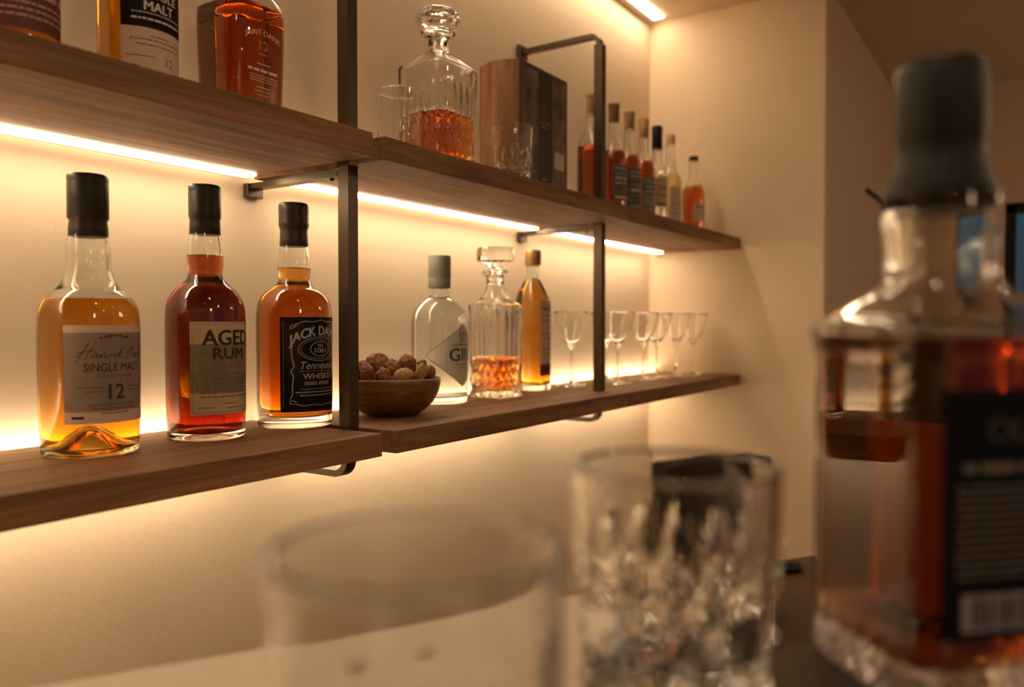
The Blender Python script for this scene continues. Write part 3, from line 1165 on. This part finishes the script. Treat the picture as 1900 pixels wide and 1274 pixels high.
# --- square red bottle
U3S = .0395
t = thing('whisky_bottle', (0.622, 0.800, UZ1), 'square red whisky bottle with pale arched lettering beside the tall post', 'bottle')
g, l, tab = vessel([(U3S - .002, 0, 5), (U3S - .001, .03, 5), (U3S + .001, .10, 5), (U3S + .001, .128, 5), (U3S - .001, .140, 4.5), (.031, .151, 3), (.020, .158, 2.2), (.0165, .168, 2), (.0160, .205, 2)],
                   t=.0034, tb=.007, level=.132, seg=120)
parts(t, g, l, clear, redw, cap_me([(.0165, .2055), (.0185, .2065), (.0185, .245), (.0170, .247)]), cap_m, 'stopper')
Lb = Label()
Lb.text('JAINT OANK', 0, .0975, .050, .0085, 0, bold=.0, arc=9)
Lb.text('10', 0, .0840, .012, .0110, 0, bold=.01)
Lb.dashes(-.006, .006, .0735, .0007, 0, rnd)
Lb.dashes(-.009, .009, .0620, .0011, 0, rnd)
Lb.dashes(-.022, .022, .0545, .0030, 0, rnd)
for q in (.0480, .0450, .0420):
    Lb.dashes(-.020, .020, q, .0008, 0, rnd)
Lb.dashes(-.010, .010, .0350, .0010, 0, rnd)
Lb.dashes(-.013, .013, .0305, .0008, 0, rnd)
Lb.dashes(-.008, .008, .0260, .0008, 0, rnd)
Lb.build(on_square(U3S + .001, 5), [principled('pale_rose_print', (0.85, 0.60, 0.48), 0.5)], t, 'printed_lettering')


# --- tumblers
def tumbler(loc, R, H, label, nf=12, zf=.06, zd=.04, rz=0, group=None, dia=None, tb=.012, flare=.06, df=.0012, dd=.0022, t_=.0026, seg=192, dz=.0016, flat=False):
    t = thing('tumbler', loc, label, 'glass', group, rz)
    g, _, tab = vessel([(R * (1 - flare), 0), (R * (1 - flare * .8), H * .3), (R, H)], t=t_, tb=tb, seg=seg, mod=cut_pattern(nf, zf, zd, df, dd, dia or zd * .55), modk=1.0, foot=.003, dz=dz)
    if flat:
        g.polygons.foreach_set('use_smooth', [p.center.z > H * .80 for p in g.polygons])
    link('glass_body', g, crystal, t)
    return t


tumbler((0.925, 0.815, UZ1), .0365, .112, 'plain tall tumbler on the upper shelf behind the square decanter', 16, .05, .020, df=.0006, dd=.0012)
tumbler((1.122, 0.742, UZ1), .0345, .088, 'small cut-glass tumbler in front of the dark gift box', 12, .055, .032)

# --- gift box with wooden rounded spine
GX0, GX1, GY0, GY1, GH = 1.195, 1.367, .775, .862, .232
box_brown = principled('brown_leather_board', (0.13, 0.050, 0.022), 0.5, bump=(120, .2, .001))
spine_m = wood('spine_wood', (0.12, 0.055, 0.022), (0.42, 0.22, 0.10), (26, 26, 1.6), rough=.45)
art_m = principled('smoky_print', (0.13, 0.105, 0.085), 0.4, var=(26, .85))
band_m = principled('green_black_band', (0.022, 0.020, 0.013), 0.45)
t = thing('gift_box', (GX0, GY0, UZ1), 'dark printed gift box with rounded wooden spine on the upper shelf', 'gift box')
W_, D_ = GX1 - GX0, GY1 - GY0
link('box_body', box_me(0, W_, 0, D_, 0, GH, .0012), box_brown, t)
sp = [(0.0, 0.003)] + [(-.014 * sin(pi * i / 12), D_ * (.03 + .94 * i / 12)) for i in range(1, 12)] + [(0.0, D_ - .003)]
link('spine', prism_me(sp, 0.001, GH - .001), spine_m, t)
Lb = Label()


def gb(x, z, off):
    return (x, -off - .0001, z)


Lb.rect(.008, .062, .008, .222, 0, 0, 1)
Lb.rect(.064, .112, .006, .226, 1, 0, 1)
Lb.rect(.114, .166, .008, .222, 0, 0, 1)
gr = random.Random(3)
for x0, x1 in ((.010, .060), (.116, .164)):
    for i in range(6):
        z = .128 - i * .0075
        Lb.dashes(x0, x1, z, .0026, 2 if i % 2 else 3, gr)
Lb.dashes(.010, .060, .040, .004, 2, gr)
Lb.rect(.122, .158, .056, .088, 4, 1)
Lb.dashes(.118, .162, .046, .004, 2, gr)
Lb.dashes(.118, .162, .026, .003, 3, gr)
Lb.stroke([(.088, .168), (.079, .150), (.088, .142), (.097, .150), (.088, .168)], .0022, 3, it=1)
Lb.dashes(.072, .104, .134, .0045, 3, gr)
Lb.dashes(.074, .102, .126, .003, 2, gr)
Lb.dashes(.078, .098, .030, .004, 2, gr)
Lb.build(gb, [art_m, band_m, ink_dim, principled('copper_ink', (.22, .10, .05), .5), paper_cream], t, 'printed_front')


# --- the row of small bottles
def row_bottle(x, y, R, H, cap, capm, liq, label, lab_m, lab_z, neckr=.0125, capw=.0125, level=.17, cap_h=.045, sh=.165, sq=2.0, kind='whisky_bottle', glass_m=None, stripes=True):
    t = thing(kind, (x, y, UZ1), label, 'bottle', 'small bottles at the end of the upper shelf')
    nb = H - cap_h
    g, l, tab = vessel([(R, 0, sq), (R, .02, sq), (R, sh * .8, sq), (R * .97, sh * .9, sq), (R * .72, sh, max(2, sq * .7)), (neckr * 1.15, sh + .014, 2), (neckr, sh + .03, 2), (neckr, nb, 2)],
                       t=.0026, tb=.008, level=level, seg=64, dz=.004)
    parts(t, g, l, glass_m or clear, liq, cap_me([(neckr * .9, nb + .0008), (capw, nb + .002), (capw, H - .008), (capw * 1.12, H - .007), (capw * 1.12, H - .001), (capw, H)] if cap == 'cork' else
                                      [(neckr * .9, nb + .0008), (capw, nb + .002), (capw, H - .002), (capw * .9, H)], 32), capm, 'stopper')
    if lab_m:
        L = Label()
        L.rect(-R * 1.3, R * 1.1, lab_z[0], lab_z[1], 0, 0, .004)
        if stripes:
            q = lab_z[1] - .008
            while q > lab_z[0] + .006:
                L.dashes(-R * 1.0, R * .8, q, gr.choice((.002, .004, .006)), gr.choice((1, 2)), gr)
                q -= gr.uniform(.008, .014)
        L.build(on_square(R, sq) if sq > 2.1 else on_table(tab), [lab_m, ink_white, ink_soft], t)
    return t


row_bottle(1.572, .83, .0262, .265, 'cork', cork_m, row_dark, 'square dark whisky bottle with cork directly behind the thinner post', None, None, sq=5, level=.150, sh=.172)
row_bottle(1.682, .83, .0290, .270, 'cork', cork_dark, rum, 'dark rum bottle with brown stopper, first past the thinner post', paper_slate, (.045, .125), level=.160)
row_bottle(1.765, .83, .0285, .270, 'cork', cork_m, row_dark, 'amber bottle with dark green label and tall tan cork', paper_slate, (.030, .130), level=.165)
row_bottle(1.850, .83, .0285, .272, 'plain', cork_m, row_dark, 'amber bottle with smooth orange-tan stopper beside the black-capped bottle', principled('blue_grey_paper', (.16, .17, .15), .6, var=(50, .3)), (.025, .120), level=.165, cap_h=.05)
row_bottle(1.932, .83, .0270, .270, 'plain', black_m, white_liq, 'clear bottle with tall black cap in the small bottle row', principled('straw_paper', (.48, .40, .20), .6), (.060, .135), level=.15, cap_h=.062, neckr=.013, capw=.014)
row_bottle(2.022, .83, .0295, .266, 'plain', pinkcap, pale, 'pale clear bottle with pinkish cap, second from the end wall', paper_cream, (.030, .125), level=.16, cap_h=.026)
row_bottle(2.100, .795, .0300, .218, 'plain', black_m, row_red, 'short orange bottle with small black cap nearest the end wall', paper_cream, (.040, .085), level=.135, cap_h=.014, sh=.140)

# =================================================================== THE BAR IN FRONT
CZ = EYE - 0.171                 # dark counter top


def cw(u, d):
    """offset u across and d away from the camera's foot -> room x, y"""
    return (CF[0] * d + CR[0] * u, CF[1] * d + CR[1] * u)


dirn = Vector((.5293, .255)).normalized()
nrm = Vector((dirn.y, -dirn.x))          # towards the camera


def cw2(v):
    return cw(v.x, v.y)


e0 = Vector((.208, .452))
far_l, far_r = e0 - dirn * 1.5, e0 + dirn * .75
cpoly = [cw2(far_l), cw2(far_r), cw2(far_r + nrm * .95), cw2(far_l + nrm * .95)]
t = thing('bar_counter', (0, 0, 0), 'dark polished bar counter under the big blurred bottle and tumblers', 'counter')
link('counter_top', prism_me(cpoly, CZ - .03, CZ, .002), stone_m, t)
bpoly = [cw2(far_l + nrm * .05 + dirn * .05), cw2(far_r + nrm * .05 - dirn * .05), cw2(far_r + nrm * .45 - dirn * .05), cw2(far_l + nrm * .45 + dirn * .05)]
link('counter_base', prism_me(bpoly, 0.0, CZ - .0301), stone_m, t)

# pale ledge behind the counter
q1, q2 = Vector((-.2546, .471)), Vector((.2747, .726))
LZ = EYE - .21
a_ = q1 - dirn * .9
b_ = q2 - dirn * .0455
tb_ = 1 + .165 / b_.dot(nrm)             # the ledge ends on a splayed joint with the darker end block
lp = [cw2(a_), cw2(b_), cw2(b_ * tb_), cw2(a_ + nrm * .165)]
tag(link('bar_ledge', prism_me(lp, 0.0, LZ, .003), ledge_m), 'pale beige ledge of the bar seen through and behind the tumblers', 'ledge')
g_ = dirn * .0015
wp = [cw2(b_ + g_), cw2(q2), cw2(q2 + nrm * .165), cw2(b_ * tb_ + g_)]  # separate end piece, coloured darker than the rest of the ledge
tag(link('low_end_block', prism_me(wp, 0.0, LZ - .0005, .002), principled('dark_brown_end', (.085, .048, .026), .5, spec=.2)),
    'dark brown end block of the bar between cut tumbler and big bottle', 'cabinet')

# small black speaker on the ledge, seen through the second tumbler
p = cw2(Vector((.147, .600)))
ang = math.atan2(CF[1] * dirn.y + CR[1] * dirn.x, CF[0] * dirn.y + CR[0] * dirn.x)
t = thing('speaker', (p[0], p[1], LZ), 'small black box speaker on the ledge seen through the cut tumbler', 'speaker', rz=ang)
link('cabinet', box_me(-.056, .040, -.028, -.002, 0, .112, .003), principled('matt_black_case', (.006, .005, .005), .8, spec=.1), t)
link('grille', box_me(-.050, .034, -.0295, -.0282, .008, .102, .0003), principled('grille_cloth', (.012, .011, .010), .9, spec=.1), t)
link('edge_trim', box_me(.0402, .042, -.028, -.002, .004, .100, .0003), alu_m, t)
p = cw2(Vector((.236, .680)))
tag(link('coaster', revolve([(0, 0), (.010, 0), (.0125, .002), (.012, .005), (0, .0055)], 32), black_m), 'small round black dish lying at the end of the pale ledge', 'dish').location = (p[0], p[1], LZ)

# --- foreground tumblers
p = cw2(Vector((-.0275, .223 + .008)))
tumbler((p[0], p[1], CZ), .0435, .106, 'big blurred tumbler with plain smooth rim, nearest the camera', 10, .060, .034, rz=.3, tb=.014, flare=.05, df=.0012, dd=.0022, t_=.0034)
p = cw2(Vector((.0665, .325)))
tumbler((p[0], p[1], CZ), .0420, .1135, 'heavy cut-glass tumbler with pointed flutes beside the big bottle', 14, .090, .066, rz=.1, dia=.024, seg=112, dz=.004, flat=True, tb=.036, flare=.03, df=.0022, dd=.0055, t_=.0032)

# --- big foreground bottle
FH = .047
p = cw2(Vector((.2085, .390)))
va = math.atan2(p[1], p[0])                 # direction from the camera to the bottle
t = thing('whiskey_bottle', (p[0], p[1], CZ), 'big blurred square whiskey bottle with tall black cap on the dark counter', 'bottle', rz=va + radians(270 + 39.6))
g, l, tab = vessel([(FH - .002, 0, 7), (FH - .001, .010, 7), (FH - .0025, .018, 7), (FH - .0025, .10, 7), (FH - .002, .155, 7), (FH, .166, 7), (FH, .170, 6.5), (.038, .178, 4), (.029, .186, 2.8), (.0240, .195, 2.1), (.0245, .212, 2), (.0262, .222, 2), (.0255, .232, 2)],
                   t=.0050, tb=.016, level=.166, seg=160, mod=cut_pattern(24, .032, .030, .0, .0022, .012), modk=1.0, foot=.004)
parts(t, g, l, clear, redw)
capg = principled('pitted_black_cap', (0.007, 0.006, 0.005), 0.25, bump=(420, 1.0, .0012), spec=.3)
link('stopper', cap_me([(.0250, .2262), (.0258, .2280), (.0250, .236), (.0212, .248), (.0196, .255), (.0204, .259), (.0208, .263), (.0208, .2930), (.0195, .2965)], 64), capg, t)
Lb = Label()
Lb.rect(-.0335, .0335, .034, .143, 0, 0, .004)
Lb.text('OLD', .004, .1255, .032, .0100, 2, bold=.01)
Lb.dashes(-.024, .024, .109, .0040, 2, rnd)
for i in range(12):
    Lb.dashes(-.027, .027, .1005 - i * .0035, .0014, 2, rnd)
Lb.rect(-.024, .020, .038, .054, 1, 1)
x = -.020
while x < .017:
    wd = rnd.choice((.0005, .0009, .0013))
    Lb.rect(x, x + wd, .0395, .0525, 0, 2)
    x += wd + rnd.choice((.0005, .0008, .0012))
black_label = principled('blue_black_paper', (0.006, 0.008, 0.011), 0.6, spec=.15)


def lab_fn(s, z, off):
    d = (max(0.0, (FH - .0022) ** 7 - abs(s) ** 7)) ** (1 / 7) + off
    return (s, -d, z)


Lb.v = [(a, b, c) for a, b, c in Lb.v]
vs = [lab_fn(x, z, .00025 + .00022 * lay) for x, z, lay in Lb.v]
link('label', mesh('label', vs, Lb.f, False, Lb.m), [black_label, principled('pale_grey_print', (.42, .40, .44), .6), ink_dim], t)
